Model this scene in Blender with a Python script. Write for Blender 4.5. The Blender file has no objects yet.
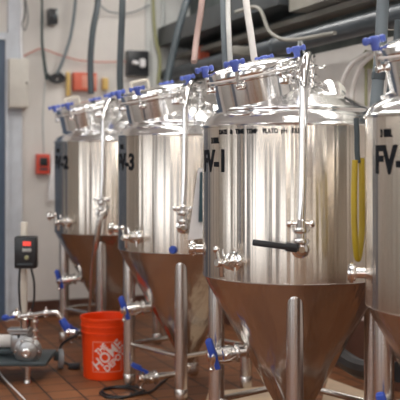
import bpy, bmesh, math, random
from mathutils import Vector as V, Matrix
random.seed(7)
sc = bpy.context.scene
col = sc.collection
PI = math.pi
F = 930.0          # focal length in pixels of a 400 px frame
EYE = 1.27         # eye height
HZ = 165.0         # horizon row

def at(px, py, D):
    return V(((px-200)/F*D, D, EYE-(py-HZ)/F*D))

# ------------------------------------------------------------------ materials
def new_mat(name):
    m = bpy.data.materials.new(name); m.use_nodes = True
    nt = m.node_tree; b = nt.nodes['Principled BSDF']
    return m, nt, b
def N(nt, t, **k):
    n = nt.nodes.new(t)
    for a, v in k.items():
        if a in n.inputs.keys(): n.inputs[a].default_value = v
        else: setattr(n, a, v)
    return n
def plain(name, rgb, rough=.5, metal=0.0, var=.08, scale=9.0, bump=0.0, spec=None, coat=0.0):
    m, nt, b = new_mat(name)
    tc = N(nt, 'ShaderNodeTexCoord')
    nz = N(nt, 'ShaderNodeTexNoise'); nz.inputs['Scale'].default_value = scale; nz.inputs['Detail'].default_value = 4
    nt.links.new(tc.outputs['Object'], nz.inputs['Vector'])
    r = N(nt, 'ShaderNodeValToRGB')
    r.color_ramp.elements[0].position = .3; r.color_ramp.elements[1].position = .7
    r.color_ramp.elements[0].color = (*[c*(1-var) for c in rgb], 1)
    r.color_ramp.elements[1].color = (*[min(1, c*(1+var)) for c in rgb], 1)
    nt.links.new(nz.outputs['Fac'], r.inputs['Fac']); nt.links.new(r.outputs['Color'], b.inputs['Base Color'])
    b.inputs['Roughness'].default_value = rough; b.inputs['Metallic'].default_value = metal
    if spec is not None: b.inputs['Specular IOR Level'].default_value = spec
    b.inputs['Coat Weight'].default_value = coat
    if bump:
        bp = N(nt, 'ShaderNodeBump'); bp.inputs['Strength'].default_value = bump; bp.inputs['Distance'].default_value = .01
        nt.links.new(nz.outputs['Fac'], bp.inputs['Height']); nt.links.new(bp.outputs['Normal'], b.inputs['Normal'])
    return m
def steel(name, rgb, rough, aniso=0.0, streak=0.0, dent=0.0):
    """stainless sheet; streak = fine vertical grain, dent = soft unevenness of the rolled sheet"""
    m, nt, b = new_mat(name)
    b.inputs['Metallic'].default_value = 1; b.inputs['Base Color'].default_value = (*rgb, 1)
    b.inputs['Roughness'].default_value = rough
    tc = N(nt, 'ShaderNodeTexCoord')
    if aniso:
        b.inputs['Anisotropic'].default_value = aniso
        b.inputs['Anisotropic Rotation'].default_value = ANROT
        tg = N(nt, 'ShaderNodeTangent', direction_type='RADIAL', axis='Z')
        nt.links.new(tg.outputs['Tangent'], b.inputs['Tangent'])
    last = None
    if dent:
        mp = N(nt, 'ShaderNodeMapping'); mp.inputs['Scale'].default_value = (13, 13, .22)
        nt.links.new(tc.outputs['Object'], mp.inputs['Vector'])
        nz = N(nt, 'ShaderNodeTexNoise'); nz.inputs['Scale'].default_value = 1.0; nz.inputs['Detail'].default_value = 2.5
        nt.links.new(mp.outputs['Vector'], nz.inputs['Vector'])
        bp = N(nt, 'ShaderNodeBump'); bp.inputs['Strength'].default_value = dent; bp.inputs['Distance'].default_value = .02
        nt.links.new(nz.outputs['Fac'], bp.inputs['Height']); last = bp
    if streak:
        mp2 = N(nt, 'ShaderNodeMapping'); mp2.inputs['Scale'].default_value = (3, 3, 260)
        nt.links.new(tc.outputs['Object'], mp2.inputs['Vector'])
        nz2 = N(nt, 'ShaderNodeTexNoise'); nz2.inputs['Scale'].default_value = 1.0; nz2.inputs['Detail'].default_value = 2
        nt.links.new(mp2.outputs['Vector'], nz2.inputs['Vector'])
        mr = N(nt, 'ShaderNodeMapRange'); mr.inputs['To Min'].default_value = rough-streak; mr.inputs['To Max'].default_value = rough+streak
        nt.links.new(nz2.outputs['Fac'], mr.inputs['Value']); nt.links.new(mr.outputs['Result'], b.inputs['Roughness'])
    if last: nt.links.new(last.outputs['Normal'], b.inputs['Normal'])
    return m
def emit(name, rgb, s):
    m, nt, b = new_mat(name)
    b.inputs['Base Color'].default_value = (*rgb, 1); b.inputs['Emission Color'].default_value = (*rgb, 1)
    b.inputs['Emission Strength'].default_value = s
    return m

ANROT = .25
MT = dict(
 shell=steel('brushed_steel', (.69,.63,.56), .25, .7, 0, .48),
 cone=steel('cone_steel', (.58,.54,.50), .24, .5, 0, .6),
 dome=steel('polished_dome_steel', (.93,.93,.93), .15, 0, 0, .10),
 polish=steel('polished_steel', (.86,.85,.84), .10),
 satin=steel('satin_steel', (.72,.69,.66), .26),
 leg=steel('leg_steel', (.72,.69,.67), .25),
 ink=plain('black_ink', (.010,.012,.016), .6, spec=.12),
 blue=plain('blue_plastic', (.10,.15,.52), .35, 0, .05),
 bluev=plain('blue_vinyl', (.03,.08,.45), .4, 0, .05),
 black=plain('black_rubber', (.014,.015,.018), .45),
 blackp=plain('black_plastic', (.02,.022,.026), .35),
 dkhose=plain('dark_grey_hose', (.055,.07,.08), .5),
 dkhose2=plain('slate_hose', (.045,.06,.07), .5),
 grhose=plain('grey_hose', (.15,.18,.20), .45),
 white=plain('white_vinyl', (.78,.75,.72), .35),
 braid=plain('braided_hose', (.60,.60,.58), .4),
 pinkhose=plain('pinkish_hose', (.42,.29,.26), .45),
 cream=plain('cream_enamel', (.72,.66,.57), .5),
 orange=plain('orange_plastic', (.88,.062,.006), .42, 0, .03, 4, 0, .3),
 print_=plain('white_print', (.88,.72,.68), .5),
 redbox=plain('red_enamel', (.62,.07,.04), .45),
 coral=plain('coral_enamel', (.66,.14,.08), .5),
 yellow=plain('yellow_vinyl', (.46,.33,.02), .4),
 yellow2=plain('yellow_paint', (.70,.48,.16), .5),
 paper=plain('white_paper', (.80,.79,.80), .7),
 teal=plain('dark_teal_print', (.02,.06,.08), .4),
 plate=plain('grey_green_steel_plate', (.065,.085,.095), .45, .4, .2),
 castal=plain('cast_metal', (.42,.42,.42), .33, .9, .15),
 whitewh=plain('grey_wheel_rubber', (.33,.35,.37), .6),
 boxcream=plain('box_cream_paint', (.60,.57,.52), .5),
 doorblue=plain('slate_blue_door', (.085,.12,.18), .4),
 frame=plain('white_frame_paint', (.56,.59,.64), .5),
 beam=plain('dark_steel_beam', (.04,.046,.05), .45, 0, .3, 6),
 pipe=plain('painted_pipe_grey', (.05,.06,.07), .38, .2, .35, 5),
 duct=plain('dull_duct', (.22,.21,.185), .6, 0, .2, 3),
 board=plain('pale_board', (.62,.47,.33), .6, 0, .15, 5),
 redcable=plain('salmon_cable', (.55,.2,.15), .5),
 greencable=plain('dark_green_hose', (.035,.06,.06), .5),
 wood=plain('tan_wood', (.42,.27,.15), .6, 0, .25, 3),
 conduit=plain('galvanised_conduit', (.45,.47,.46), .4, .3),
 olive=plain('olive_cable', (.30,.30,.16), .5),
)
def wall_mat(name, a, b2, sc_=1.2):
    m, nt, b = new_mat(name)
    tc = N(nt, 'ShaderNodeTexCoord')
    n1 = N(nt, 'ShaderNodeTexNoise'); n1.inputs['Scale'].default_value = sc_; n1.inputs['Detail'].default_value = 5; n1.inputs['Roughness'].default_value = .6
    nt.links.new(tc.outputs['Object'], n1.inputs['Vector'])
    r = N(nt, 'ShaderNodeValToRGB'); r.color_ramp.elements[0].position = .35; r.color_ramp.elements[1].position = .68
    r.color_ramp.elements[0].color = (*a, 1); r.color_ramp.elements[1].color = (*b2, 1)
    nt.links.new(n1.outputs['Fac'], r.inputs['Fac']); nt.links.new(r.outputs['Color'], b.inputs['Base Color'])
    b.inputs['Roughness'].default_value = .75
    return m
MT['wall'] = wall_mat('painted_wall', (.62,.59,.56), (.74,.705,.67))
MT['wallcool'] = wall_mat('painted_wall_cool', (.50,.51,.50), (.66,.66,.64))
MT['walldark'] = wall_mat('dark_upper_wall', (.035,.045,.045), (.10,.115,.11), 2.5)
MT['ceil'] = wall_mat('ceiling_paint', (.62,.62,.62), (.74,.74,.73))

# ------------------------------------------------------------------ mesh builder
def frame_of(d):
    d = V(d).normalized()
    a = V((0,0,1)) if abs(d.z) < .9 else V((1,0,0))
    x = a.cross(d).normalized(); y = d.cross(x).normalized()
    return x, y, d
def spline(pts, n=10):
    pts = [V(p) for p in pts]
    if len(pts) < 3: return pts
    P = [pts[0]*2-pts[1]] + pts + [pts[-1]*2-pts[-2]]
    out = []
    for i in range(1, len(P)-2):
        for k in range(n):
            t = k/n; a, b, c, d = P[i-1], P[i], P[i+1], P[i+2]
            out.append(.5*((2*b)+(c-a)*t+(2*a-5*b+4*c-d)*t*t+(3*b-a-3*c+d)*t**3))
    out.append(pts[-1]); return out
class MB:
    def __init__(s): s.v = []; s.f = []
    def add(s, vs, fs):
        o = len(s.v); s.v += [V(v) for v in vs]; s.f += [tuple(i+o for i in f) for f in fs]; return s
    def box(s, c, size, R=None, bev=0.0):
        bm = bmesh.new(); bmesh.ops.create_cube(bm, size=1)
        for v in bm.verts: v.co = V((v.co.x*size[0], v.co.y*size[1], v.co.z*size[2]))
        if bev: bmesh.ops.bevel(bm, geom=bm.edges[:], offset=bev, segments=2, affect='EDGES', profile=.5)
        bm.verts.index_update()
        R = R or Matrix.Identity(3)
        s.add([R @ v.co + V(c) for v in bm.verts], [[v.index for v in f.verts] for f in bm.faces]); bm.free(); return s
    def lathe(s, o, d, prof, seg=24, cap=True):
        x, y, z = frame_of(d); o = V(o); vs = []; fs = []
        for r, h in prof:
            for k in range(seg):
                a = 2*PI*k/seg; vs.append(o + z*h + (x*math.cos(a)+y*math.sin(a))*max(r, 1e-5))
        for i in range(len(prof)-1):
            for k in range(seg):
                k2 = (k+1) % seg
                fs.append((i*seg+k, i*seg+k2, (i+1)*seg+k2, (i+1)*seg+k))
        if cap:
            fs.append(tuple(range(seg))[::-1]); fs.append(tuple((len(prof)-1)*seg+k for k in range(seg)))
        return s.add(vs, fs)
    def cyl(s, a, b, r, seg=20, bev=None):
        a, b = V(a), V(b); L = (b-a).length; e = min(r*.25, L*.2) if bev is None else bev
        return s.lathe(a, b-a, [(r-e, 0), (r, e), (r, L-e), (r-e, L)], seg)
    def tube(s, pts, r, seg=12, n=10, smooth=True):
        p = spline(pts, n) if smooth else [V(q) for q in pts]
        vs = []; fs = []
        t = (p[1]-p[0]).normalized(); x, y, _ = frame_of(t)
        for i, q in enumerate(p):
            t2 = (p[min(i+1, len(p)-1)]-p[max(i-1, 0)]).normalized()
            x = (x - t2*x.dot(t2)).normalized(); y = t2.cross(x)
            rr = r(i/(len(p)-1)) if callable(r) else r
            for k in range(seg):
                a = 2*PI*k/seg; vs.append(q + (x*math.cos(a)+y*math.sin(a))*rr)
        for i in range(len(p)-1):
            for k in range(seg):
                k2 = (k+1) % seg; fs.append((i*seg+k, i*seg+k2, (i+1)*seg+k2, (i+1)*seg+k))
        fs.append(tuple(range(seg))[::-1]); fs.append(tuple((len(p)-1)*seg+k for k in range(seg)))
        return s.add(vs, fs)
    def ball(s, c, r, sx=1, sy=1, sz=1, R=None):
        bm = bmesh.new(); bmesh.ops.create_uvsphere(bm, u_segments=16, v_segments=10, radius=r)
        bm.verts.index_update(); R = R or Matrix.Identity(3)
        s.add([R @ V((v.co.x*sx, v.co.y*sy, v.co.z*sz)) + V(c) for v in bm.verts], [[v.index for v in f.verts] for f in bm.faces]); bm.free(); return s
    def torus(s, c, d, R_, r, seg=40, k=8):
        x, y, z = frame_of(d); c = V(c)
        vs = []; fs = []
        for i in range(seg):
            a = 2*PI*i/seg; e = x*math.cos(a)+y*math.sin(a)
            for j in range(k):
                b = 2*PI*j/k; vs.append(c + e*(R_+r*math.cos(b)) + z*r*math.sin(b))
        for i in range(seg):
            for j in range(k):
                i2 = (i+1) % seg; j2 = (j+1) % k; fs.append((i*k+j, i2*k+j, i2*k+j2, i*k+j2))
        return s.add(vs, fs)
    def build(s, name, m, parent=None, loc=(0,0,0), ang=35):
        me = bpy.data.meshes.new(name); me.from_pydata([tuple(v) for v in s.v], [], s.f); me.validate()
        bm = bmesh.new(); bm.from_mesh(me); bmesh.ops.recalc_face_normals(bm, faces=bm.faces[:])
        for f in bm.faces: f.smooth = True
        bm.to_mesh(me); bm.free(); me.set_sharp_from_angle(angle=math.radians(ang))
        me.materials.append(MT[m] if isinstance(m, str) else m)
        o = bpy.data.objects.new(name, me); col.objects.link(o); o.location = loc
        if parent: o.parent = parent
        return o
def tag(o, label, cat, group=None, kind=None):
    o['label'] = label; o['category'] = cat
    if group: o['group'] = group
    if kind: o['kind'] = kind
    return o
def empty(name, loc, label, cat, group=None, rz=0):
    o = bpy.data.objects.new(name, None); col.objects.link(o); o.location = loc; o.rotation_euler.z = rz
    o.empty_display_size = .1
    return tag(o, label, cat, group)
def struct(o): o['kind'] = 'structure'; return o
def copy_tree(o, parent=None):
    c = o.copy(); col.objects.link(c); c.parent = parent
    for ch in list(o.children): copy_tree(ch, c)
    return c
def solo(mb, name, m, label, cat, group=None):
    """one-mesh thing whose origin sits at the middle of its base"""
    xs = [v.x for v in mb.v]; ys = [v.y for v in mb.v]; zs = [v.z for v in mb.v]
    o = V(((min(xs)+max(xs))/2, (min(ys)+max(ys))/2, min(zs)))
    mb.v = [v-o for v in mb.v]
    return tag(mb.build(name, m, None, o), label, cat, group)
def text_mesh(txt, size, bold=0.0, sx=1.0, depth=.0006, sub=True, align='LEFT'):
    cu = bpy.data.curves.new('t', 'FONT'); cu.body = txt; cu.size = size; cu.extrude = depth; cu.offset = bold; cu.align_x = align
    cu.resolution_u = 4
    ob = bpy.data.objects.new('t', cu); col.objects.link(ob)
    dg = bpy.context.evaluated_depsgraph_get(); dg.update()
    me = bpy.data.meshes.new_from_object(ob.evaluated_get(dg)); bpy.data.objects.remove(ob); bpy.data.curves.remove(cu)
    bm = bmesh.new(); bm.from_mesh(me); bpy.data.meshes.remove(me)
    if sub:
        bmesh.ops.triangulate(bm, faces=bm.faces[:])
        for _ in range(3):
            es = [e for e in bm.edges if e.calc_length() > size*.25]
            if es: bmesh.ops.subdivide_edges(bm, edges=es, cuts=1)
            bmesh.ops.triangulate(bm, faces=bm.faces[:])
    bm.verts.index_update()
    vs = [V((v.co.x*sx, v.co.y, v.co.z)) for v in bm.verts]; fs = [tuple(v.index for v in f.verts) for f in bm.faces]
    bm.free(); return vs, fs
def bd(deg):  # compass bearing (clockwise from +Y) as a direction
    a = math.radians(deg); return V((math.sin(a), math.cos(a), 0))

# ------------------------------------------------------------------ room (aligned with the tank row)
RA = math.radians(22.0)
dv = V((-math.sin(RA), math.cos(RA), 0)); nu = V((math.cos(RA), math.sin(RA), 0))
RZ = Matrix.Rotation(RA, 3, 'Z')
T1 = V((.416, 4.03, 0))
BV, RU, LU, FV_, H = 4.105, 1.10, -4.6, -7.6, 3.6
def uv(u, v, z=0): return T1 + nu*u + dv*v + V((0,0,z))
def on_back(px, py, off=0.0):   # point on the back wall seen at px,py, moved off the wall
    v = BV-off; o = T1+dv*v; k = (px-200)/F
    s = (o.x-k*o.y)/(k*nu.y-nu.x); p = o+nu*s
    return V((p.x, p.y, EYE-(py-HZ)/F*p.y))
def on_right(px, py, off=0.0):
    o = T1+nu*(RU-off); k = (px-200)/F
    s = (o.x-k*o.y)/(k*dv.y-dv.x); p = o+dv*s
    return V((p.x, p.y, EYE-(py-HZ)/F*p.y))

def wbox(u0, u1, v0, v1, z0, z1):
    m = MB(); m.box((0,0,0), (u1-u0, v1-v0, z1-z0), RZ)
    c = uv((u0+u1)/2, (v0+v1)/2, z0); m.v = [v+V((0,0,(z1-z0)/2)) for v in m.v]
    return m, c
def wallobj(name, m, *a):
    b, c = wbox(*a); return struct(b.build(name, m, None, c))

# floor: unglazed quarry tile with dark joints
m, nt, b = new_mat('quarry_tile')
tc = N(nt, 'ShaderNodeTexCoord'); mp = N(nt, 'ShaderNodeMapping'); mp.inputs['Rotation'].default_value = (0,0,-RA)
nt.links.new(tc.outputs['Object'], mp.inputs['Vector'])
mp.inputs['Location'].default_value = (.05,.02,0)
bk = N(nt, 'ShaderNodeTexBrick'); bk.offset = 0; bk.squash = 1
for k, v in dict(Scale=1.0).items(): bk.inputs[k].default_value = v
bk.inputs['Brick Width'].default_value = .175; bk.inputs['Row Height'].default_value = .175; bk.inputs['Mortar Size'].default_value = .006
bk.inputs['Mortar Smooth'].default_value = .2
bk.inputs['Color1'].default_value = (.20,.076,.032,1); bk.inputs['Color2'].default_value = (.29,.122,.052,1); bk.inputs['Mortar'].default_value = (.035,.022,.018,1)
nt.links.new(mp.outputs['Vector'], bk.inputs['Vector'])
nz = N(nt, 'ShaderNodeTexNoise'); nz.inputs['Scale'].default_value = 2.2; nz.inputs['Detail'].default_value = 5
nt.links.new(mp.outputs['Vector'], nz.inputs['Vector'])
mx = N(nt, 'ShaderNodeMix', data_type='RGBA', blend_type='MULTIPLY'); mx.inputs['Factor'].default_value = .5
rp = N(nt, 'ShaderNodeValToRGB'); rp.color_ramp.elements[0].color = (.45,.42,.4,1); rp.color_ramp.elements[1].color = (1.25,1.15,1.05,1)
rp.color_ramp.elements[0].position = .35; rp.color_ramp.elements[1].position = .7
nt.links.new(nz.outputs['Fac'], rp.inputs['Fac'])
nt.links.new(bk.outputs['Color'], mx.inputs['A']); nt.links.new(rp.outputs['Color'], mx.inputs['B'])
nt.links.new(mx.outputs['Result'], b.inputs['Base Color'])
mr = N(nt, 'ShaderNodeMapRange'); mr.inputs['To Min'].default_value = .42; mr.inputs['To Max'].default_value = .62; b.inputs['Specular IOR Level'].default_value = .3
nt.links.new(nz.outputs['Fac'], mr.inputs['Value']); nt.links.new(mr.outputs['Result'], b.inputs['Roughness'])
bp = N(nt, 'ShaderNodeBump'); bp.inputs['Strength'].default_value = .4; bp.inputs['Distance'].default_value = .004; bp.invert = True
nt.links.new(bk.outputs['Fac'], bp.inputs['Height']); nt.links.new(bp.outputs['Normal'], b.inputs['Normal'])
MT['tile'] = m
m2, nt2, b2 = new_mat('cove_tile')
MT['cove'] = plain('cove_tile_brown', (.10,.045,.032), .4, 0, .3, 8)

fb, c = wbox(LU-.1, RU+.1, FV_-.1, BV+.1, -.1, 0); fl = struct(fb.build('floor', 'tile', None, c))
wallobj('ceiling', 'ceil', LU-.1, RU+.1, FV_-.1, BV+.1, H, H+.1)
wallobj('wall_back', 'wall', LU-.1, RU+.1, BV, BV+.1, 0, H)
wallobj('wall_right', 'wall', RU, RU+.1, FV_-.1, BV-.001, 0, 2.0)
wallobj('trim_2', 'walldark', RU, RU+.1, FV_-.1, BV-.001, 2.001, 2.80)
wallobj('trim_13', 'wall', RU, RU+.1, FV_-.1, BV-.001, 2.801, H)
wallobj('wall_left', 'wallcool', LU-.1, LU, FV_-.1, BV, 0, H)
MT['walltan'] = wall_mat('tan_wall', (.30,.25,.20), (.42,.36,.29))
wallobj('wall_front', 'walltan', LU, RU, FV_-.1, FV_, 0, H)
wallobj('baseboard_back', 'cove', LU, RU-.02, BV-.02, BV, 0, .14)
wallobj('baseboard_shade_right', 'cove', RU-.02, RU, FV_, BV, 0, .34)  # baseboard built taller; the extra dark height paints shade behind the tanks

# windows: lit daylight panes in the side and front walls (behind the camera)
def window(n, along, c0, c1, z0, z1, mat_, mull=3):
    nm = 'window_%d' % n
    mb = MB(); w = c1-c0; h = z1-z0
    if along == 'v': ctr = uv(LU+.03, (c0+c1)/2, z0); R = Matrix.Rotation(RA+PI/2, 3, 'Z')
    else: ctr = uv((c0+c1)/2, FV_+.03, z0); R = RZ
    for x in (-w/2, w/2): mb.box(R@V((x,0,0))+V((0,0,h/2)), (.08,.06,h+.08), R)
    for z in (0, h): mb.box((0,0,z), (w,.06,.08), R)
    for k in range(1, mull): mb.box(R@V((-w/2+w*k/mull,0,0))+V((0,0,h/2)), (.045,.05,h), R)
    mb.box((0,0,h/2), (w,.05,.04), R)
    fr = struct(mb.build(nm, 'frame', None, ctr))
    p = MB(); p.box((0,0,h/2), (w-.04,.01,h-.04), R)
    p.build('pane', mat_, fr)
MT['day'] = emit('daylight_pane', (.92,.96,1.0), 2.6)
MT['daywarm'] = emit('daylight_pane_warm', (1.0,.93,.85), 1.7)
window(1, 'v', -2.9, -.6, .9, 2.9, MT['day'])
window(2, 'v', 0.9, 1.7, .9, 2.9, MT['day'], 2)
window(3, 'u', -3.7, -2.9, .8, 2.9, MT['daywarm'], 2)
window(4, 'u', -1.5, -.5, .8, 2.9, MT['daywarm'], 3)
window(5, 'v', -6.9, -4.2, .9, 2.9, MT['day'])

# door at the left of the back wall
def u_of(p): return (p-T1).dot(nu)
uD = u_of(on_back(5, 200, .05)); uF = u_of(on_back(8.5, 200, .05)); uG = u_of(on_back(22, 200, .03))
dz = on_back(3, 40, .05).z
b_, c = wbox(uD-1.0, uD, BV-.05, BV, 0, dz); dr = struct(b_.build('door_1', 'doorblue', None, c))
hm = MB(); hm.cyl((0,-.05,0), (0,-.1,0), .012).cyl((-.1,-.1,0), (.01,-.1,0), .012); hm.v = [RZ@v for v in hm.v]
hm.build('door_handle', 'satin', dr, RZ@V((.4,-.03,1.0)))
b_, c = wbox(uD-2.04, uD-1.03, BV-.05, BV, 0, dz); struct(b_.build('door_2', 'doorblue', None, c))
wallobj('trim_3', 'frame', uD+.001, uF, BV-.07, BV, 0, dz+.06)
wallobj('trim_4', 'frame', uF+.001, uG, BV-.035, BV, 0, H)
wallobj('trim_5', 'frame', uD-2.1, uD, BV-.07, BV, dz+.001, dz+.06)
# posts and a door panel added on unseen walls so the tanks mirror stripes
wallobj('added_trim_6', 'wood', -2.2, -1.8, FV_, FV_+.12, 0, H)
wallobj('added_trim_7', 'doorblue', LU, LU+.12, -.45, .2, 0, H)
wallobj('added_trim_8', 'wood', LU, LU+.10, .45, .7, 0, H)
wallobj('added_trim_9', 'doorblue', 0.1, .5, FV_, FV_+.12, 0, H)
wallobj('added_trim_10', 'wood', -4.5, -4.1, FV_, FV_+.12, 0, H)
wallobj('added_trim_11', 'doorblue', LU, LU+.12, -3.8, -3.3, 0, H)

# ------------------------------------------------------------------ right wall: pipes and beams (background)
def run(off, z, r, v0, v1, m, name, label, cat, seg=20):
    a, b = uv(RU-off, v0, z), uv(RU-off, v1, z)
    mb = MB().cyl(a, b, r, seg, 0)
    return mb
mbp = run(.22, 2.05, .058, -1.2, BV-.02, 'pipe', '', '', '')
rt = empty('overhead_pipe', uv(RU-.22, 1.5, 2.05), 'thick dark horizontal pipe running along the wall behind the tanks', 'pipe')
o0 = V(rt.location); mbp.v = [v-o0 for v in mbp.v]; mbp.build('pipe_run', 'pipe', rt)
for v_ in (-.3, 1.9, 3.3): MB().cyl(uv(RU-.22, v_, 2.05)-o0, uv(RU-.22, v_+.05, 2.05)-o0, .066, 20).build('coupling', 'pipe', rt)
for v_ in (.6, 2.6): MB().torus(uv(RU-.22, v_, 2.05)-o0, dv, .063, .006).box(uv(RU-.09, v_, 2.05)-o0, (.16,.02,.02), RZ).build('bracket', 'satin', rt)

def beam(u0, u1, z0, z1, m, name, label, cat, v0=-1.2, v1=BV-.03):
    b_, c = wbox(u0, u1, v0, v1, z0, z1); return tag(b_.build(name, m, None, c), label, cat)
beam(RU-.14, RU-.002, 2.20, 2.235, 'duct', 'wall_ledge', 'thin pale ledge on the dark wall just above the thick pipe', 'ledge')
beam(RU-.3, RU-.002, 2.30, 2.46, 'beam', 'steel_beam', 'dark steel beam along the wall above the pale ledge', 'beam', 1.75)
beam(RU-.25, RU-.002, 2.245, 2.75, 'duct', 'air_duct', 'dull beige duct above the thick pipe at the top right', 'duct', -1.2, 1.7)
# small hoses and a sagging cable on the right wall
w = lambda px, py, off=.06: on_right(px, py, off)
def cable(pts, r, m, name, label, cat='cable', n=10, group=None):
    return solo(MB().tube(pts, r, 10, n), name, m, label, cat, group)
cable([w(236,12,.40), w(258,8,.40), w(270,32,.40), w(290,40,.40), w(335,33,.40)], .012, 'duct', 'cable', 'sagging grey cable crossing the dark wall above the thick pipe')
cable([w(341,106,.15), w(342,84,.15), w(352,64,.14), w(370,52,.12)], .014, 'white', 'hose', 'pale hose arching down the cream wall, left one of the two by the grey posts', 'hose')
cable([w(352,108,.10), w(353,88,.1), w(361,66,.1), w(377,52,.1)], .014, 'white', 'hose', 'pale hose arching down the cream wall, right one of the two by the grey posts', 'hose')
cable([w(366,108,.05), w(366,50,.05)], .009, 'olive', 'conduit', 'thin olive conduit standing on the cream wall left of the grey posts', 'conduit')
solo(MB().box(w(369,60,.05), (.05,.05,.10), RZ, .006), 'conduit_clamp', 'olive', 'small olive clamp below the thick pipe on the cream wall', 'clamp')
cable([w(298,58,.42), w(300,38,.40), w(306,60,.42)], .006, 'conduit', 'hanger_wire', 'thin looped wire hanging from the thick pipe above the front tank', 'wire')
solo(MB().box(w(241,51,.38), (.14,.06,.06), RZ, .01), 'junction_fitting', 'duct', 'small pale fitting on the wall behind the white hoses', 'fitting')

# ------------------------------------------------------------------ back wall things
k = lambda px, py, off=.04: on_back(px, py, off)
def wall_thing(name, px0, py0, px1, py1, depth, m, label, cat, bev=.006, group=None):
    a = on_back(px0, py0, depth); b = on_back(px1, py1, depth)
    wdt = (b-a).xy.length; h = a.z-b.z; c = (a+b)/2; c.z = b.z
    c = c + dv*(depth/2)
    root = empty(name, c, label, cat, group, RA)
    MB().box((0,0,h/2), (wdt, depth-.002, h), None, bev).build('body', m, root)
    return root, wdt, h
r_, w_, h_ = wall_thing('electrical_box', 9, 58, 29, 108, .14, 'boxcream', 'tall cream electrical box on the wall beside the blue door', 'electrical box')
MB().box((0,-.073,h_/2), (w_-.02,.006,h_-.02), None, .002).build('door', 'boxcream', r_)
MB().cyl((w_/2-.02,-.075,h_/2), (w_/2-.02,-.09,h_/2), .008).build('latch', 'satin', r_)
r_, w_, h_ = wall_thing('fire_call_box', 37, 154, 50, 174, .07, 'redbox', 'small red wall box with a black front panel, left of the tanks', 'wall box')
MB().box((0,-.038,h_*.62), (w_*.6,.01,h_*.4), None, .002).build('panel', 'blackp', r_)
MB().box((0,-.038,h_*.25), (w_*.6,.008,h_*.1)).build('label_strip', 'teal', r_)
r_, w_, h_ = wall_thing('security_camera', 49, 8, 58, 24, .09, 'blackp', 'small black device high on the wall at the upper left', 'camera')
MB().cyl((0.01,-.045,h_*.45), (.01,-.07,h_*.45), .02).build('lens', 'dkhose', r_)
MB().box((.03,-.03,h_*.7), (.02,.04,.05), None, .003).build('bracket', 'conduit', r_)
r_, w_, h_ = wall_thing('outlet_panel', 128, 50, 149, 76, .09, 'blackp', 'square black panel with a white plug on the wall above the middle tank', 'electrical panel')
MB().box((.03,-.06,h_*.5), (.05,.05,.075), None, .012).cyl((-.01,-.06,h_*.48), (-.06,-.06,h_*.52), .018).build('plug', 'paper', r_)
r_, w_, h_ = wall_thing('alarm_box', 74, 72, 97, 91, .08, 'coral', 'wide coral red box on the wall behind the farthest tank', 'wall box')
MB().box((.03,-.043,h_*.5), (w_*.6,.006,h_*.7), None, .002).build('cover', plain('pale_coral', (.72,.30,.22), .5), r_)
solo(MB().box(k(68,84,.03), (.03,.04,.2), RZ, .004), 'yellow_strip', 'yellow2', 'narrow yellow strip on the wall left of the coral box', 'strip')
solo(MB().box(k(105,84,.03), (.05,.04,.1), RZ, .004), 'yellow_tag', 'yellow2', 'yellow tag on the wall between the dark hanging hoses', 'tag')
solo(MB().box(w(203,54,.1), (.09,.08,.13), RZ, .01), 'orange_box', 'coral', 'small orange box on the wall right of the pinkish hose', 'wall box')

cable([k(22,59), k(21,35), k(22,8), k(20,-12)], .012, 'paper', 'conduit', 'white conduit rising from the cream electrical box', 'conduit')
cable([k(25,-5,.05), k(25,15,.05), k(22,24,.05), k(25,30,.05), k(28,18,.05), k(25,-3,.05)], .004, 'dkhose', 'cable', 'thin looped wire hanging above the cream electrical box')
cable([k(24,56,.05), k(32,52,.05), k(42,49,.05), k(60,55,.05), k(78,60,.05), k(100,62,.05), k(126,61.5,.05)], .006, 'redcable', 'cable', 'salmon cable strung across the wall to the black panel')
cable([k(42,-8,.06), k(42,15,.06), k(42,40,.06), k(44,60,.06), k(47,80,.06)], lambda t: .008+.006*t, 'greencable', 'hose', 'dark green hose on the wall running down to the black tangle', 'hose')
cable([k(76,-8,.08), k(74,15,.08), k(70,38,.08), k(63,60,.08), k(57,74,.08)], .013, 'grhose', 'hose', 'light grey hose on the wall curving down to the black tangle', 'hose')
cable([k(47,74,.07), k(53,80,.07), k(58,73,.07), k(64,79,.07), k(57,82,.07), k(50,79,.07), k(56,75,.07), k(62,81,.07)], .014, 'black', 'cable_tangle', 'black tangle of cable on the wall left of the coral box', 'cable')
cable([k(45,82,.06), k(43,120,.06), k(44,154,.06)], .006, 'conduit', 'cable', 'thin pale cable dropping to the small red box')
cable([k(153,-8,.07), k(154,20,.07), k(156,40,.07), k(160,60,.07), k(158,84,.07)], .016, 'olive', 'hose', 'olive hose hanging on the wall beside the black panel', 'hose')
cable([k(163,-8,.06), k(163,42,.06)], .018, 'conduit', 'conduit', 'short grey conduit high on the wall above the middle tank', 'conduit')
cable([k(100,5,.06), k(110,12,.06), k(130,13,.06), k(150,5,.06)], .006, 'grhose', 'cable', 'thin grey wire looping high on the wall between the dark hoses')
cable([k(151,40,.06), k(151.5,76,.06), k(152,100,.06)], .005, 'conduit', 'cable', 'thin pale cable down the wall right of the black panel')
wallobj('trim_12', 'wallcool', u_of(k(146,50,.03)), RU-.001, BV-.03, BV, 0, H)
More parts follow.
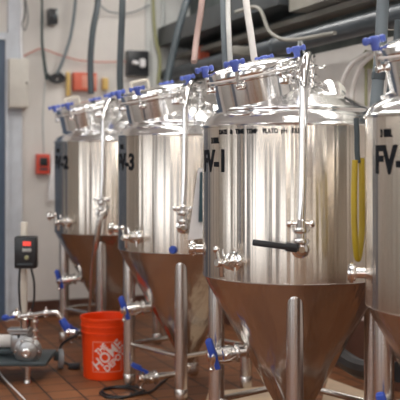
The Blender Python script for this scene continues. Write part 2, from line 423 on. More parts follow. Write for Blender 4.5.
# white rag hanging
m_ = MB(); a = on_back(51, 200, .06)
prof = [(52,150,1.0),(52,165,3),(51.5,180,5),(51,192,6.5),(51,200,5)]
for i in range(len(prof)-1):
    p0, p1 = prof[i], prof[i+1]
    A = [on_back(p0[0]-p0[2]/2, p0[1], .03), on_back(p0[0]+p0[2]/2, p0[1], .03), on_back(p1[0]+p1[2]/2, p1[1], .03), on_back(p1[0]-p1[2]/2, p1[1], .03)]
    B = [q-dv*(.02+.01*math.sin(i)) for q in A]
    m_.add(A+B, [(0,1,2,3),(4,7,6,5),(0,4,5,1),(3,2,6,7),(0,3,7,4),(1,5,6,2)])
solo(m_, 'cleaning_rag', 'paper', 'white rag hanging on the wall beside the farthest tank', 'rag')

# ------------------------------------------------------------------ fermenters
TR, ZS, ZT, TANH = .395, .80, 1.430, .577
RL = .335
FB = 185      # bearing of the front leg
def surf(b, z, off=0.0): return bd(b)*(TR+off)+V((0,0,z))
def clamp_ring(mb, p, d, r):   # sanitary clamp: two flanges, a band and its wing nut
    d = V(d).normalized(); p = V(p)
    mb.lathe(p-d*.011, d, [(r*.62,0),(r*.98,.003),(r*1.0,.007),(r*1.14,.008),(r*1.14,.014),(r*1.0,.015),(r*.98,.019),(r*.62,.022)], 20)
def valve(root, p, d, L, r=.017, up=(0,0,1), handle='blue', hdir=(0,0,1), hl=.09):
    """ball valve on a short spigot: spigot, body, clamps and lever"""
    p = V(p); d = V(d).normalized(); up = V(up)
    vb = MB().cyl(p-d*.015, p+d*L*.36, r, 16, 0).build('spigot', 'polish', root)
    body = MB(); c = p+d*L*.58
    body.lathe(p+d*L*.34, d, [(r*1.1,0),(r*1.5,.006),(r*1.5,L*.1),(r*1.75,L*.12),(r*1.75,L*.34),(r*1.5,L*.36),(r*1.5,L*.48),(r*1.1,L*.5)], 20)
    body.cyl(c, c+V(hdir).cross(d).normalized()*r*2.2 if abs(V(hdir).normalized().dot(d)) < .95 else c+up*r*2.2, r*.55, 12)
    bo = body.build('valve_body', 'polish', root)
    cm = MB(); clamp_ring(cm, p+d*L*.3, d, r*1.75); cm.build('clamp', 'polish', root)
    cm = MB(); clamp_ring(cm, p+d*L*.93, d, r*1.75)
    s = d.cross(V((0,0,1))).normalized()
    cm.cyl(p+d*L*.93, p+d*L*.93+V((0,0,-1))*r*2.6, r*.3, 10).ball(p+d*L*.93+V((0,0,-1))*r*2.6, r*.5)
    cm.build('clamp', 'polish', root)
    MB().cyl(p+d*L*.8, p+d*L*1.04, r*1.0, 16).build('outlet', 'satin', root)
    return c
def lever(root, c, axis, hdir, hl, m, wdt=.02, th=.006):
    axis = V(axis).normalized(); h = V(hdir).normalized(); s = axis.cross(h).normalized()
    R = Matrix((s, h, axis)).transposed()
    MB().box(V(c)+h*hl*.5, (wdt*.75, hl, th), R, .002).box(V(c)+h*hl*.72+axis*th*.3, (wdt, hl*.56, th*1.8), R, .003).ball(V(c)+h*hl, wdt*.5, 1, .6, .5, R).build('lever', m, root)
def wing_knob(root, p, n, rot=0, s=1.0, blen=.075):
    """blue winged knob on a swing bolt; p is the knob centre, n the bolt axis"""
    x, y, z = frame_of(n); p = V(p)
    e = V((math.cos(rot), math.sin(rot), 0)); e = (e-z*e.dot(z)).normalized()
    bo = MB().cyl(p-z*blen, p, .0065*s, 10).cyl(p-z*blen-e*.012, p-z*blen+e*.012, .010*s, 12).build('swing_bolt', 'polish', root)
    kb = MB(); kb.lathe(p-z*.020*s, z, [(.009*s,0),(.011*s,.004*s),(.012*s,.016*s),(.016*s,.022*s),(.016*s,.036*s),(.012*s,.040*s)], 16)
    f = z.cross(e)
    R = Matrix((e, f, z)).transposed()
    for q in (-1, 1):
        kb.box(p+e*q*.017*s+z*.010*s, (.034*s,.013*s,.014*s), R, .003*s)
        kb.box(p+e*q*.029*s+z*.009*s, (.015*s,.018*s,.022*s), R, .006*s)
    kb.build('wing_knob', 'blue', bo)

TK = empty('fermenter', (0,0,0), 'x', 'fermenter', 'steel fermenters in a row')
# shell, rim, dome, cone
sh = MB().lathe((0,0,0), (0,0,1), [(TR-.004,ZS),(TR,ZS+.004),(TR,ZT-.004),(TR-.002,ZT)], 128, False).build('shell', 'shell', TK)
MB().lathe((0,0,0), (0,0,1), [(TR-.004,ZS-.003),(TR+.0006,ZS-.001),(TR+.0008,ZS+.003),(TR-.001,ZS+.005)], 128, False).build('seam', 'satin', TK)
prof = [(TR-.002,ZT-.004),(TR+.006,ZT-.002),(TR+.007,ZT+.004),(TR+.002,ZT+.008),(TR-.003,ZT+.016),(TR-.012,ZT+.032),(TR-.03,ZT+.048),(TR-.048,ZT+.058),(TR-.054,ZT+.062),(TR-.050,ZT+.068),(TR-.052,ZT+.076),(TR-.066,ZT+.082),
        (.30,ZT+.096),(.24,ZT+.126),(.18,ZT+.152),(.12,ZT+.174),(.06,ZT+.186),(.0,ZT+.190)]
MB().lathe((0,0,0), (0,0,1), prof, 128, False).build('dome', 'dome', TK, ang=60)
ZC = .13
def cr(z): return .022+(TR-.022)*(z-ZC)/(ZS-ZC)
MB().lathe((0,0,0), (0,0,1), [(.022,ZC),(cr(ZC+.01),ZC+.01),(cr(.4),.4),(cr(.7),.7),(cr(ZS-.03),ZS-.03),(TR-.006,ZS-.006),(TR-.002,ZS)], 128, False).build('cone', 'cone', TK, ang=60)
# legs and braces
lp = [bd(FB+90*i)*RL for i in range(4)]
for q in lp:
    lg = MB().lathe((0,0,0), (0,0,1), [(.030,.04),(.0345,.042),(.0345,ZS-.06),(.032,ZS-.035),(.022,ZS-.022),(.006,ZS-.018)], 28).build('leg', 'leg', TK, q)
    MB().lathe((0,0,0), (0,0,1), [(.020,0),(.030,.004),(.0345,.012),(.0365,.03),(.0365,.075),(.0345,.078)], 24).build('foot', 'satin', lg)
for i in range(4):
    MB().tube([lp[i]+V((0,0,.245)), lp[(i+1)%4]+V((0,0,.245))], .0135, 14, 1, False).build('cross_brace', 'satin', TK)
# bottom outlet: drop, elbow and a valve on a pipe to the left
of = bd(238)
MB().tube([(0,0,.17),(0,0,.13),(0,0,.105),of*.02+V((0,0,.09)),of*.06+V((0,0,.088)),of*.17+V((0,0,.088))], .017, 16, 8).build('outlet_pipe', 'satin', TK)
ch = MB(); clamp_ring(ch, (0,0,.13), (0,0,1), .032); ch.build('clamp', 'polish', TK)
c = valve(TK, of*.17+V((0,0,.088)), of, .14, .020)
lever(TK, c+V((0,0,.03)), (0,0,1), bd(262)+V((0,0,.45)), .10, 'bluev', .034, .016)
# racking arm on the cone
rd = bd(262)
p = rd*cr(.47)+V((0,0,.47)); rdir = (bd(256)+V((0,0,-.10))).normalized()
c = valve(TK, p-rdir*.01, rdir, .175, .022)
MB().lathe(p-rdir*.012, rdir, [(.034,0),(.034,.010),(.02,.018)], 20).build('weld_collar', 'polish', TK)
ax = bd(200)
lever(TK, c+rdir*.02+ax*.035+V((.0,0,-.055)), ax, V((-.32,0,1)), .13, 'bluev', .030, .012)
# sample valve low on the shell
sb = 223; sd = bd(sb)
p = surf(sb, .883)
sm = MB().lathe(p-sd*.01, sd, [(.04,0),(.04,.011),(.028,.014),(.02,.022)], 24)
sm.build('sample_port', 'polish', TK)
sm = MB(); clamp_ring(sm, p+sd*.03, sd, .028)
side = sd.cross(V((0,0,1)))
for q in (-1, 1): sm.cyl(p+sd*.03+side*q*.03+V((0,0,q*.02)), p+sd*.03+side*q*.034+V((0,0,q*.052)), .005, 10)
sm.build('clamp', 'polish', TK)
sm = MB().cyl(p+sd*.03, p+sd*.085, .013, 16).cyl(p+sd*.062+V((0,0,.012)), p+sd*.058+V((0,0,-.045)), .009, 14)
sm.cyl(p+sd*.05+side*.03, p+sd*.075-side*.034, .010, 12).cyl(p+sd*.07, p+sd*.074+V((0,0,.04))+side*.01, .006, 10).ball(p+sd*.074+V((0,0,.042))+side*.01, .011)
sm.v = [p+(q-p)*1.25 for q in sm.v]; sm.build('sample_valve', 'polish', TK)
# port cap on the left side
def cap(b, z, L=.05, r=.028, m='polish'):
    d = bd(b); p = surf(b, z)
    MB().lathe(p-d*.01, d, [(r*.65,0),(r*.65,L-.01),(r*1.0,L-.006),(r*1.05,L),(r*1.25,L+.002),(r*1.25,L+.012),(r*1.0,L+.015),(r*.9,L+.02),(r*.3,L+.022)], 24).build('port_cap', m, TK)
cap(276, .905)
# manway, lid, hinge, swing bolts
mc = V((-.155,-.075,1.537)); mn = V((-.20,-.12,.96)).normalized(); MR = .178
MB().lathe(mc-mn*.03, mn, [(MR,0),(MR,.135),(MR+.012,.14),(MR+.012,.152),(MR-.01,.156)], 72, False).build('manway_collar', 'dome', TK)
lc = mc+mn*.122
lid = MB().lathe(lc, mn, [(MR-.01,-.006),(MR+.012,-.005),(MR+.014,-.002),(MR+.014,.030),(MR+.010,.035),(MR-.004,.038),(MR*.85,.044),(MR*.5,.052),(MR*.2,.055),(.0,.056)], 72, False).build('manway_lid', 'dome', TK, ang=50)
x_, y_, _ = frame_of(mn)
MB().torus(lc+mn*.0, mn, MR+.010, .006, 72, 8).build('gasket', 'white', lid)
def rim(azdeg, up=.0, out=.022):
    b = bd(azdeg); b = (b-mn*b.dot(mn)).normalized()
    return lc+b*(MR+out)+mn*up, b
for k_, (az, u_, rot) in enumerate([(84,.055,.3),(22,.04,.2),(272,.05,.5),(204,.055,.1)]):
    p, b_ = rim(az, u_)
    wing_knob(TK, p, mn, rot, 1.2, .085)
    q, _ = rim(az, -.035, .006)
    MB().box(q, (.03,.03,.022), None, .004).build('bolt_lug', 'polish', TK)
p, b_ = rim(140, .0, .014)
hx = mn.cross(b_)
MB().box(p+hx*.03, (.012,.03,.05), None, .002).box(p-hx*.03, (.012,.03,.05), None, .002).cyl(p-hx*.05+b_*.01, p+hx*.05+b_*.01, .007, 12).box(p-mn*.045, (.06,.02,.04), None, .004).build('hinge', 'polish', TK)
# top port stack and the wash pipe arching down the front
tp = V((.075,-.03,ZT+.175))
st = MB().cyl(tp-V((0,0,.03)), tp+V((0,0,.09)), .02, 20)
for z in (.01,.045,.085): clamp_ring(st, tp+V((0,0,z)), (0,0,1), .03)
for z, s_ in ((.01,1),(.045,-1),(.085,1)): st.cyl(tp+V((0,0,z)), tp+V((.05*s_,-.02,z)), .005, 10).ball(tp+V((.05*s_,-.02,z)), .008)
st.build('top_port', 'polish', TK)
px_ = -.006
MB().tube([tp+V((0,0,.09)), tp+V((0,-.01,.125)), (.055,-.12,ZT+.285), (.035,-.26,ZT+.285), (.012,-.36,ZT+.25), (px_+.002,-.425,ZT+.17), (px_,-.435,ZT+.08), (px_-.004,-.435,1.20), (px_-.01,-.435,1.045)], .0165, 18, 10).build('wash_pipe', 'polish', TK)
dp = V((.15,-.10,ZT+.14)); dn = V((.25,-.75,.6)).normalized()
st = MB().cyl(dp-dn*.05, dp+dn*.03, .03, 20); clamp_ring(st, dp+dn*.03, dn, .046); st.cyl(dp+dn*.03, dp+dn*.03+V((-.06,-.01,.03)), .005, 8)
st.build('sight_port', 'polish', TK)
dp = V((.02,.16,ZT+.145))
MB().cyl(dp, dp+V((0,0,.10)), .012, 16).cyl(dp+V((-.03,0,.10)), dp+V((.03,0,.10)), .016, 16).build('relief_valve', 'polish', TK)
# pipe-foot cross fitting
vb = V((px_-.01,-.435,1.0))
cf = MB().cyl(vb+V((0,0,.05)), vb-V((0,0,.05)), .017, 18)
cf.cyl(vb+V((-.034,0,.035)), vb+V((.034,0,.035)), .0075, 12).ball(vb+V((-.034,0,.035)), .012).ball(vb+V((.034,0,.035)), .012)
clamp_ring(cf, vb+V((0,0,.015)), (0,0,1), .025); clamp_ring(cf, vb-V((0,0,.02)), (0,0,1), .025)
cf.cyl(vb-V((0,0,.045)), vb+V((0,.05,-.045)), .017, 16).ball(vb-V((0,0,.045)), .024, 1, 1, 1)
clamp_ring(cf, vb+V((0,.018,-.045)), (0,1,0), .027)
cf.cyl(vb+V((.0,0,-.045)), vb+V((.0,-.03,-.045)), .014, 12)
cf.v = [vb+(q-vb)*1.22 for q in cf.v]; cf.build('cross_fitting', 'polish', TK)

def lettering(root, txt, size, b0, z, sx=.72, bold=.0022, R=TR+.0012, m='ink', name='lettering'):
    vs, fs = text_mesh(txt, size, bold, sx)
    out = []
    for v in vs:     # text runs left to right as seen from outside: bearing falls
        a = b0-math.degrees(v.x/R); q = bd(a)*(R+v.z); out.append(V((q.x, q.y, z+v.y)))
    return MB().add(out, fs).build(name, m, root)

tanks = []
spec = [(.406, 4.03, 'FV-1', 230.9, 'nearest whole steel fermenter, marked FV-1, in the middle of the row'),
        (-.072, 5.30, 'FV-3', 226, 'steel fermenter marked FV-3, standing right behind the orange bucket'),
        (-.637, 6.62, 'FV-2', 220.5, 'farthest steel fermenter, its number ending in 2, near the back wall'),
        (.952, 3.1, 'FV-', 256.6, 'steel fermenter cut off by the right edge of the picture')]
for i, (x, y, t, b0, lb) in enumerate(spec):
    r_ = TK if i == 0 else copy_tree(TK)
    tanks.append(r_)
    r_.location = (x, y, 0); r_['label'] = lb
for i, (x, y, t, b0, lb) in enumerate(spec):
    r_ = tanks[i]
    wd = max(v.x for v in text_mesh(t, .122, .0045, .90)[0])
    if i < 3: b0 = b0+math.degrees(wd/TR)
    lettering(r_, t, .122, b0, ZT-.184, .90, .0045)
    lettering(r_, '3 BBL', .034, b0-(13 if i == 0 else 5), ZT-.070, .8, .0010)
    if i == 0:
        lettering(r_, 'DATE   &   TIME  TEMP    PLATO  pH   BREW', .026, 236, ZT-.034, .78, .0008)
T1o, T3o, T2o, T4o = tanks
# black lever on the near tank's wash pipe valve
hb = MB(); a = vb+V((-.02,-.03,-.048)); d_ = (V((-1,-.05,.13))).normalized()
hb.box(a+d_*.085, (.17,.016,.024), Matrix.Rotation(math.atan2(.13,1), 3, 'Y'), .004).box(a+d_*.02, (.05,.022,.034), Matrix.Rotation(math.atan2(.13,1), 3, 'Y'), .006)
hb.build('lever', 'blackp', T1o)
# blue caps on the FV-3 shell
MB().lathe(surf(190,.823)-bd(190)*.004, bd(190), [(.018,0),(.021,.004),(.021,.022),(.015,.028)], 18).build('port_plug', 'bluev', T3o)
# tall loop handles on the two far lids
hc = lc+V((-.075,.07,0)); hc = hc-mn*(hc-lc).dot(mn); he = (V((1,.35,0))-mn*V((1,.35,0)).dot(mn)).normalized()
for t_ in (T3o, T2o):
    MB().tube([hc+he*.05+mn*.04, hc+he*.05+mn*.085, hc+he*.04+mn*.098, hc-he*.04+mn*.098, hc-he*.05+mn*.085, hc-he*.05+mn*.04], .0075, 10, 6).build('lid_handle', 'cream', t_)
# front neck port on FV-3's dome
p = V((-.30,-.12,ZT+.06)); d_ = V((-.1,-.05,1)).normalized()
nb = MB().cyl(p-d_*.03, p+d_*.14, .022, 20).lathe(p-d_*.02, d_, [(.05,0),(.045,.02),(.026,.035)], 24); clamp_ring(nb, p+d_*.14, d_, .034)
nb.build('neck_port', 'polish', T3o)

# drain hose on the farthest tank
hx = tanks[2].location
cable([at(107,207,6.1), at(104,211,6.05), at(101,216,6.03), at(99,226,6.03), at(96,245,6.05), at(92,268,6.1), at(90,300,6.15), at(88,330,6.2)], lambda t: .019 if t < .55 else .019-.009*min(1,(t-.55)*8), 'satin', 'drain_hose', 'pale grey drain hose hanging from the farthest tank', 'hose')

# ------------------------------------------------------------------ hoses hanging from the ceiling to the tanks
def hang(pts, r, m, label, name='hanging_hose', g='hoses hanging down to the tanks'):
    return solo(MB().tube(pts, r, 14, 10), name, m, label, 'hose', g)
hang([at(101,-60,7.1), at(98,0,6.9), at(93,30,6.85), at(90.5,60,6.85), at(91,94,6.85)], .023, 'dkhose', 'dark grey hose hanging behind the farthest tank, first from the left')
hang([at(123,-60,6.2), at(122.5,0,6.0), at(121,40,6.0), at(120,75,6.0), at(121,101,6.0)], .021, 'dkhose', 'dark grey vertical hose hanging just left of the middle tank lid')
hang([at(205,-60,6.9), at(187,0,6.6), at(177,35,6.5), at(167,82,6.4), at(165,100,6.3)], .027, 'dkhose2', 'dark slanting hose coming down behind the middle tank lid')
hang([at(205,-60,5.3), at(202,0,5.1), at(197,35,5.05), at(194,62,4.95)], .017, 'pinkhose', 'pinkish hose rising from the wash pipe of the middle tank')
hang([at(223,-60,4.7), at(224,0,4.5), at(225,35,4.4), at(227,78,4.35)], .019, 'grhose', 'grey hose behind the near tank lid beside the white one')
hang([at(229,-60,4.6), at(228,0,4.45), at(229,35,4.3), at(231,76,4.3)], .012, 'braid', 'slim pale hose behind the near tank lid, next to the grey one')
hang([at(241,-60,4.5), at(246,0,4.35), at(251,35,4.3), at(256,72,4.3)], .016, 'white', 'white hose entering behind the near tank lid, right of the other hoses')
r_ = empty('grey_standpipe', at(383,-60,3.6), 'grey vertical pipe with a dark band beside the right tank', 'pipe')
o0 = V(r_.location)
MB().tube([at(385,-60,3.6)-o0, at(383,0,3.6)-o0, at(380,55,3.6)-o0, at(375,118,3.6)-o0], .024, 18, 8).build('pipe', 'grhose', r_)
MB().cyl(at(378.9,71,3.6)-o0, at(378.0,81,3.6)-o0, .0265, 18).build('band', 'dkhose2', r_)
hang([at(399,20,3.9), at(396,60,3.9), at(391,90,3.9), at(387,116,3.9)], .018, 'dkhose', 'short slate hose slanting down beside the grey pipe by the right tank')

# ------------------------------------------------------------------ yellow hose loop between the two near tanks
cable([at(356,118,3.45), at(357,135,3.45), at(357,150,3.45), at(358,163,3.45)], .010, 'dkhose2', 'black_strap', 'dark strap hanging beside the near tank above the yellow hose', 'strap')
cable([at(361.5,158,3.46), at(362,200,3.46), at(361.5,235,3.46), at(358,259,3.44), at(355,238,3.42), at(354,200,3.42), at(355,160,3.42)], .0115, 'yellow', 'yellow_hose', 'yellow hose loop hanging between the near tank and the right tank', 'hose')
# white card and dark strip hanging beside the middle tank
r_ = empty('hanging_card', at(197,240,4.85), 'white card with a dark strip hanging between the two middle tanks', 'card')
o0 = V(r_.location)
mb = MB(); A = [at(198,168,4.85)-o0, at(205,168,4.85)-o0, at(206,238,4.85)-o0, at(188,240,4.82)-o0]; B = [q+V((0,.006,0)) for q in A]
mb.add(A+B, [(0,1,2,3),(4,7,6,5),(0,4,5,1),(3,2,6,7),(0,3,7,4),(1,5,6,2)]).build('card', 'paper', r_)
mb = MB(); A = [at(200,172,4.83)-o0, at(203.5,172,4.83)-o0, at(203,222,4.83)-o0, at(198.5,222,4.83)-o0]; B = [q+V((0,.012,0)) for q in A]
mb.add(A+B, [(0,1,2,3),(4,7,6,5),(0,4,5,1),(3,2,6,7),(0,3,7,4),(1,5,6,2)]).build('dark_strip', 'teal', r_)

# ------------------------------------------------------------------ orange bucket
bx = at(106.3, 375, 5.6); bk_ = empty('bucket', (bx.x, bx.y, 0), 'orange plastic bucket with white square print standing on the tiled floor', 'bucket')
HB = .365
def br(z): return .136+.016*z/HB
pr = [(.0,.004),(.125,.004),(.131,0),(.136,.006),(br(.27),.27),(br(.27)+.006,.272),(br(.27)+.006,.278),(br(.28)+.001,.281),(br(.31)+.001,.308),(br(.31)+.006,.311),(br(.31)+.006,.317),(br(.33)+.001,.320),(br(.345)+.001,.344),(br(.35)+.006,.348),(br(.36)+.006,HB-.002),(br(.36)+.002,HB),(br(.36)-.003,HB-.003),(br(.3)-.003,.3),(.127,.012),(.0,.010)]
MB().lathe((0,0,0), (0,0,1), pr, 64, False).build('body', 'orange', bk_)
# print: square outline and slanted words, wrapped on the wall of the bucket
def wrap(vs, b0, z0, off=.0012):
    out = []
    for v in vs:
        z = z0+v.y; R = br(z)+off; a = b0-math.degrees(v.x/R); q = bd(a)*(R+v.z*.5); out.append(V((q.x, q.y, z)))
    return out
b0 = 172; z0 = .142; ln = MB(); S = .088; tt = .0022
for (xa, ya, xb, yb) in ((-S,-S,S,-S),(S,-S,S,S),(S,S,-S,S),(-S,S,-S,-S)):
    n_ = 14
    for i in range(n_):
        t0, t1 = i/n_, (i+1)/n_; xs = xa+(xb-xa)*t0; xe = xa+(xb-xa)*t1; ys = ya+(yb-ya)*t0; ye = ya+(yb-ya)*t1
        hx_ = tt if xa == xb else 0; hy_ = tt if ya == yb else 0
        q = [V((xs-hx_,ys-hy_,0)), V((xe-hx_,ye-hy_,0)), V((xe+hx_,ye+hy_,0)), V((xs+hx_,ys+hy_,0))]
        q2 = [v+V((0,0,.002)) for v in q]
        ln.add(wrap(q, b0, z0)+wrap(q2, b0, z0), [(0,1,2,3),(4,7,6,5),(0,4,5,1),(3,2,6,7),(0,3,7,4),(1,5,6,2)])
ln.build('print_border', plain('faded_print', (.86,.32,.22), .5), bk_)
RT = Matrix.Rotation(math.radians(42), 3, 'Z')
pm = MB()
for txt, sz, x0, y0, sx in (('THE', .050, -.036, .042, .85), ('HOME', .088, -.098, -.022, .86), ('DEPOT', .052, -.062, -.066, .95)):
    vs, fs = text_mesh(txt, sz, .0016, sx)
    pm.add(wrap([RT @ (v+V((x0,y0,0))) for v in vs], b0, z0), fs)
pm.build('printed_words', 'print_', bk_)

# ------------------------------------------------------------------ pump cart with control box
pc = at(28, 378, 5.5); PO = V((pc.x, 5.55, 0))
pr_ = empty('pump_cart', PO, 'small wheeled pump cart with post and control box, left of the orange bucket', 'pump cart')
def L(px, py, D): return at(px, py, D)-PO
zp = .115
x0 = at(-12,0,5.6).x-PO.x; x1 = at(52,0,5.6).x-PO.x
MB().box(((x0+x1)/2, .03, zp), (x1-x0, .40, .022), None, .004).build('base_plate', 'plate', pr_)
for sx_, sy_ in ((x1+.022, .20), (x0-.02, .20)):
    wm = MB().lathe((sx_,sy_+.05,.062), (1,.25,0), [(.045,-.016),(.060,-.014),(.062,-.006),(.062,.008),(.060,.015),(.045,.018)], 28)
    wh = wm.build('wheel', 'whitewh', pr_)
    MB().lathe((sx_,sy_+.05,.062), (1,.25,0), [(.014,-.024),(.028,-.018),(.028,.018),(.014,.024)], 18).build('hub', 'satin', wh)
    MB().box((sx_-.02 if sx_ > 0 else sx_+.02,sy_+.02,.085), (.03,.05,.05), None, .004).build('wheel_bracket', 'plate', pr_)
for sx_ in (at(28,0,5.42).x-PO.x, ):
    MB().cyl((sx_,-.14,zp), (sx_,-.14,0), .016, 16).lathe((sx_,-.14,0), (0,0,1), [(.02,0),(.024,.004),(.02,.02)], 16).build('support_leg', 'satin', pr_)
vc = L(27,352,5.42)
MB().lathe(vc+V((0,.05,0)), (0,-1,0), [(.045,-.02),(.078,0),(.082,.01),(.082,.022),(.070,.03),(.062,.034),(.058,.046),(.040,.054),(.024,.056)], 36).build('pump_volute', 'castal', pr_)
MB().lathe(vc+V((0,-.0,0)), (0,-1,0), [(.024,0),(.026,.02),(.026,.035),(.018,.037),(.018,.02)], 22).build('inlet', 'polish', pr_)
for a_ in range(6):
    q = vc+V((math.cos(a_*PI/3)*.07,.02,math.sin(a_*PI/3)*.07)); MB().cyl(q, q-V((0,.014,0)), .006, 8).build('bolt', 'polish', pr_)
mb = MB().box(L(21,342,5.55)+V((0,.03,0)), (.11,.16,.10), None, .012)
for q in range(-2, 3): mb.box(L(21,342,5.55)+V((q*.022,.03,.05)), (.006,.15,.016), None, .001)
mb.build('gear_housing', 'castal', pr_)
mo = L(4,341,5.6)
MB().lathe(mo+V((.07,0,0)), (-1,0,0), [(.030,0),(.039,.01),(.039,.13),(.036,.15),(.026,.17),(.01,.172)], 28).build('motor', 'white', pr_)
MB().box(mo+V((0,0,-.055)), (.12,.10,.03), None, .004).build('motor_foot', 'plate', pr_)
MB().box(L(19,330,5.5)+V((0,.02,0)), (.13,.09,.018), None, .003).box(L(19,333,5.5)+V((0,.02,0)), (.11,.08,.014), None, .003).build('flange', 'castal', pr_)
# uprights and manifold
MB().box((L(24,0,5.6).x, .05, (L(24,222,5.6).z+zp)/2+.0), (.036,.036,L(24,222,5.6).z-zp), None, .004).build('post', 'cream', pr_)
cb0, cb1 = L(15.5,236,5.52), L(37,268,5.52)
cc = (cb0+cb1)/2; cw = cb1.x-cb0.x; chh = cb0.z-cb1.z
cbx = MB().box(cc+V((0,.0,0)), (cw,.09,chh), None, .01).build('control_box', 'blackp', pr_)
MB().box(cc+V((.012,-.047,chh*.28)), (cw*.36,.006,chh*.13), None, .001).build('display', emit('red_display', (.9,.08,.06), .7), cbx)
MB().box(cc+V((.012,-.047,chh*.08)), (cw*.42,.005,chh*.1), None, .001).build('display_lower', 'conduit', cbx)
MB().cyl(cc+V((.012,-.045,-chh*.15)), cc+V((.012,-.062,-chh*.15)), .013, 16).build('dial', 'olive', cbx)
MB().box(cc+V((0,-.045,-chh*.36)), (cw*.7,.006,.012), None, .002).build('button_row', 'dkhose', cbx)
for (pa, nm) in (([L(20,268,5.52), L(19,285,5.5), L(20,305,5.5), L(22,325,5.5), L(18,338,5.5)], 'power_cable'), ([L(31,268,5.52), L(34,282,5.5), L(34,300,5.5), L(31,312,5.52), L(28,328,5.55)], 'signal_cable')):
    MB().tube(pa, .0065, 10, 8).build(nm, 'black', pr_)
mb = MB().tube([L(17,317,5.45), L(24,316,5.45), L(38,314,5.45), L(49,312.5,5.45), L(56,312.5,5.45), L(60,316,5.45), L(62,320,5.45)], .0145, 16, 8)
mb.build('outlet_manifold', 'polish', pr_)
mb = MB()
for q in (L(30,315,5.45), L(46,313,5.45), L(20,317,5.45)):
    mb = MB(); clamp_ring(mb, q, (1,0,0), .024); mb.cyl(q, q+V((0,0,.036)), .005, 8); mb.build('clamp', 'polish', pr_)
MB().ball(L(16,315,5.45), .03, 1.1, .9, .9).cyl(L(16,315,5.45), L(17,308,5.45), .012, 12).build('valve_body', 'polish', pr_)
MB().tube([L(14,317,5.42), L(9,318,5.4), L(5,318,5.4)], .007, 10, 4).ball(L(5.5,317.5,5.4), .020, 1.2, .8, .9).build('valve_handle', 'bluev', pr_)
MB().tube([L(61.5,319,5.45), L(65,325,5.45), L(68,331,5.45)], lambda t: .019+.004*math.sin(t*PI), 14, 6).build('hose_sleeve', 'bluev', pr_)
mb = MB().tube([L(66,332,5.45), L(70,332,5.45), L(75,332.5,5.45)], .014, 14, 4); clamp_ring(mb, L(68,332,5.45), (1,0,0), .024)
mb.build('hose_fitting', 'polish', pr_)
mb = MB().cyl(L(35,314,5.46), L(35,348,5.46), .011, 14)
for yy in (322,331,338,344): clamp_ring(mb, L(35,yy,5.46), (0,0,1), .02)
mb.build('riser_pipe', 'polish', pr_)
MB().cyl(L(25,318,5.5), L(25,332,5.5), .02, 16).build('discharge_stub', 'polish', pr_)

# hoses and cables on the floor
cable([at(76,332.5,5.47), at(80,333,5.9), at(84,331,6.1), at(91,330,6.25)], .012, 'dkhose2', 'hose', 'short dark hose leading from the pump fitting behind the bucket', 'hose')
def fl_(px, py, r=.008):
    D = (EYE-r)*F/(py-HZ); return V(((px-200)/F*D, D, r))
cable([at(76,336,5.5), at(68,340,5.6), at(61,346,5.75), fl_(59,356), fl_(62,361), fl_(68,364), fl_(77,366)], .008, 'black', 'cable', 'black cable drooping from the pump fitting to the floor left of the bucket')
solo(MB().box(fl_(74,366,.02), (.07,.05,.035), None, .008), 'cable_plug', 'blackp', 'black plug lying on the tiles left of the bucket', 'plug')
loop = []
for t in range(0, 27):
    a_ = t*PI/6
    loop.append(fl_(115+ (16+ (t%5)) *math.cos(a_)+ t*.35, 393.5+5*math.sin(a_)-t*.12, .006+.0035*(t//9)))
loop.append(fl_(150,392,.006)); loop.append(fl_(160,384,.006)); loop.append(fl_(170,376,.006))
cable(loop, .006, 'black', 'coiled_cable', 'black cable coiled on the floor in front of the orange bucket')
cable([fl_(-10,358,.004), fl_(3,377,.004), fl_(25,400,.004), fl_(60,440,.004)], .004, 'paper', 'cord', 'thin pale cord stretched along the tiles at the lower left', 'cord')
# big black hose and pale board behind the near tanks
cable([at(322,345,5.0), at(335,352,4.9), at(345,360,4.8), at(358,368,4.6), at(375,372,4.4), at(400,372,4.1)], .048, 'black', 'suction_hose', 'thick black hose lying behind the near tank at the lower right', 'hose')
def slab(name, pts, z0, z1, m, label, cat):
    A = [V((p.x,p.y,z0)) for p in pts]; B = [V((p.x,p.y,z1)) for p in pts]
    return solo(MB().add(A+B, [(0,1,2,3),(4,7,6,5),(0,4,5,1),(3,2,6,7),(0,3,7,4),(1,5,6,2)]), name, m, label, cat)
slab('wooden_board', [fl_(322,400,.02), fl_(328,378,.02), fl_(372,394,.02), fl_(380,415,.02)], 0, .02, 'board', 'pale board lying on the floor beneath the near tank at the lower right', 'board')
slab('sunlit_floor_patch', [fl_(202,410,.012), fl_(209,392,.012), fl_(285,384,.012), fl_(285,408,.012)], 0, .012, 'board', 'pale slab painted as a sunlit patch of floor under the near tank', 'sheet')  # bright sunlit floor put in as a thin pale slab

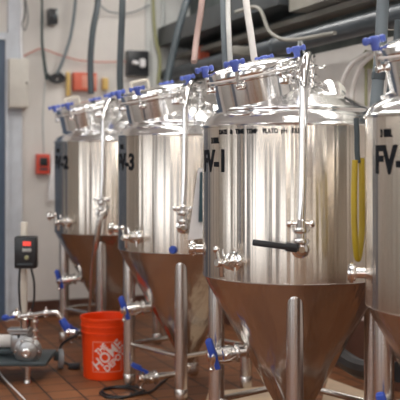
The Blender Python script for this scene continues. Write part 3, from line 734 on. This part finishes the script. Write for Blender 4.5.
# ------------------------------------------------------------------ lamps on the ceiling
def lamp(u, v, Ln, e, label, z=None):
    r_ = empty('ceiling_lamp', uv(u, v, z or H-.10), label, 'ceiling lamp', 'strip lamps on the ceiling', RA+PI/2)
    MB().box((0,0,.06), (Ln,.3,.07), None, .008).build('housing', 'frame', r_)
    MB().box((0,0,.012), (Ln-.06,.24,.03), None, .008).build('diffuser', emit('lamp_diffuser_%d' % len(bpy.data.materials), (1,.97,.92), e), r_)
    return r_
for (u, v, t) in ((.6,0.0,'beside the right wall over the tanks'), (.6,2.6,'beside the right wall over the far tanks')):  # low pair out of view, added so the domes mirror white
    rr_ = lamp(u, v, 1.9, 13.0, 'added unseen strip lamp hung low '+t, 2.95)
    for q in (-.7, .7): MB().cyl((q,0,.09), (q,0,H-2.955), .006, 8).build('hanger_rod', 'conduit', rr_)
for (u, v, t) in ((-.5,-1.6,'over the near tank'), (-.5,1.4,'over the middle tank'), (-2.6,-1.6,'over the open floor'), (-2.6,1.8,'near the back wall over the floor'), (-.5,-4.8,'behind the viewer, tank side'), (-2.6,-4.8,'behind the viewer, window side')):
    lamp(u, v, 1.9, 18.0, 'long white strip lamp on the ceiling '+t)

w_ = bpy.data.worlds.new('World'); sc.world = w_; w_.use_nodes = True
w_.node_tree.nodes['Background'].inputs['Color'].default_value = (.8,.88,1,1); w_.node_tree.nodes['Background'].inputs['Strength'].default_value = .6

# ------------------------------------------------------------------ camera
cam = bpy.data.cameras.new('Camera'); co = bpy.data.objects.new('Camera', cam); col.objects.link(co)
co.location = (0,0,EYE); co.rotation_euler = (PI/2,0,0)
cam.sensor_width = 36; cam.sensor_fit = 'HORIZONTAL'; cam.lens = F/400*36; cam.shift_y = -(200-HZ)/400
cam.dof.use_dof = True; cam.dof.focus_distance = 3.72; cam.dof.aperture_fstop = 3.2
sc.camera = co
sc.view_settings.view_transform = 'Standard'; sc.view_settings.look = 'None'; sc.view_settings.gamma = 1; sc.view_settings.use_curve_mapping = False
sc.view_settings.exposure = 0.0
sc.cycles.use_denoising = True
sc.cycles.max_bounces = 8; sc.cycles.glossy_bounces = 5; sc.cycles.diffuse_bounces = 4
sc.cycles.sample_clamp_indirect = 8
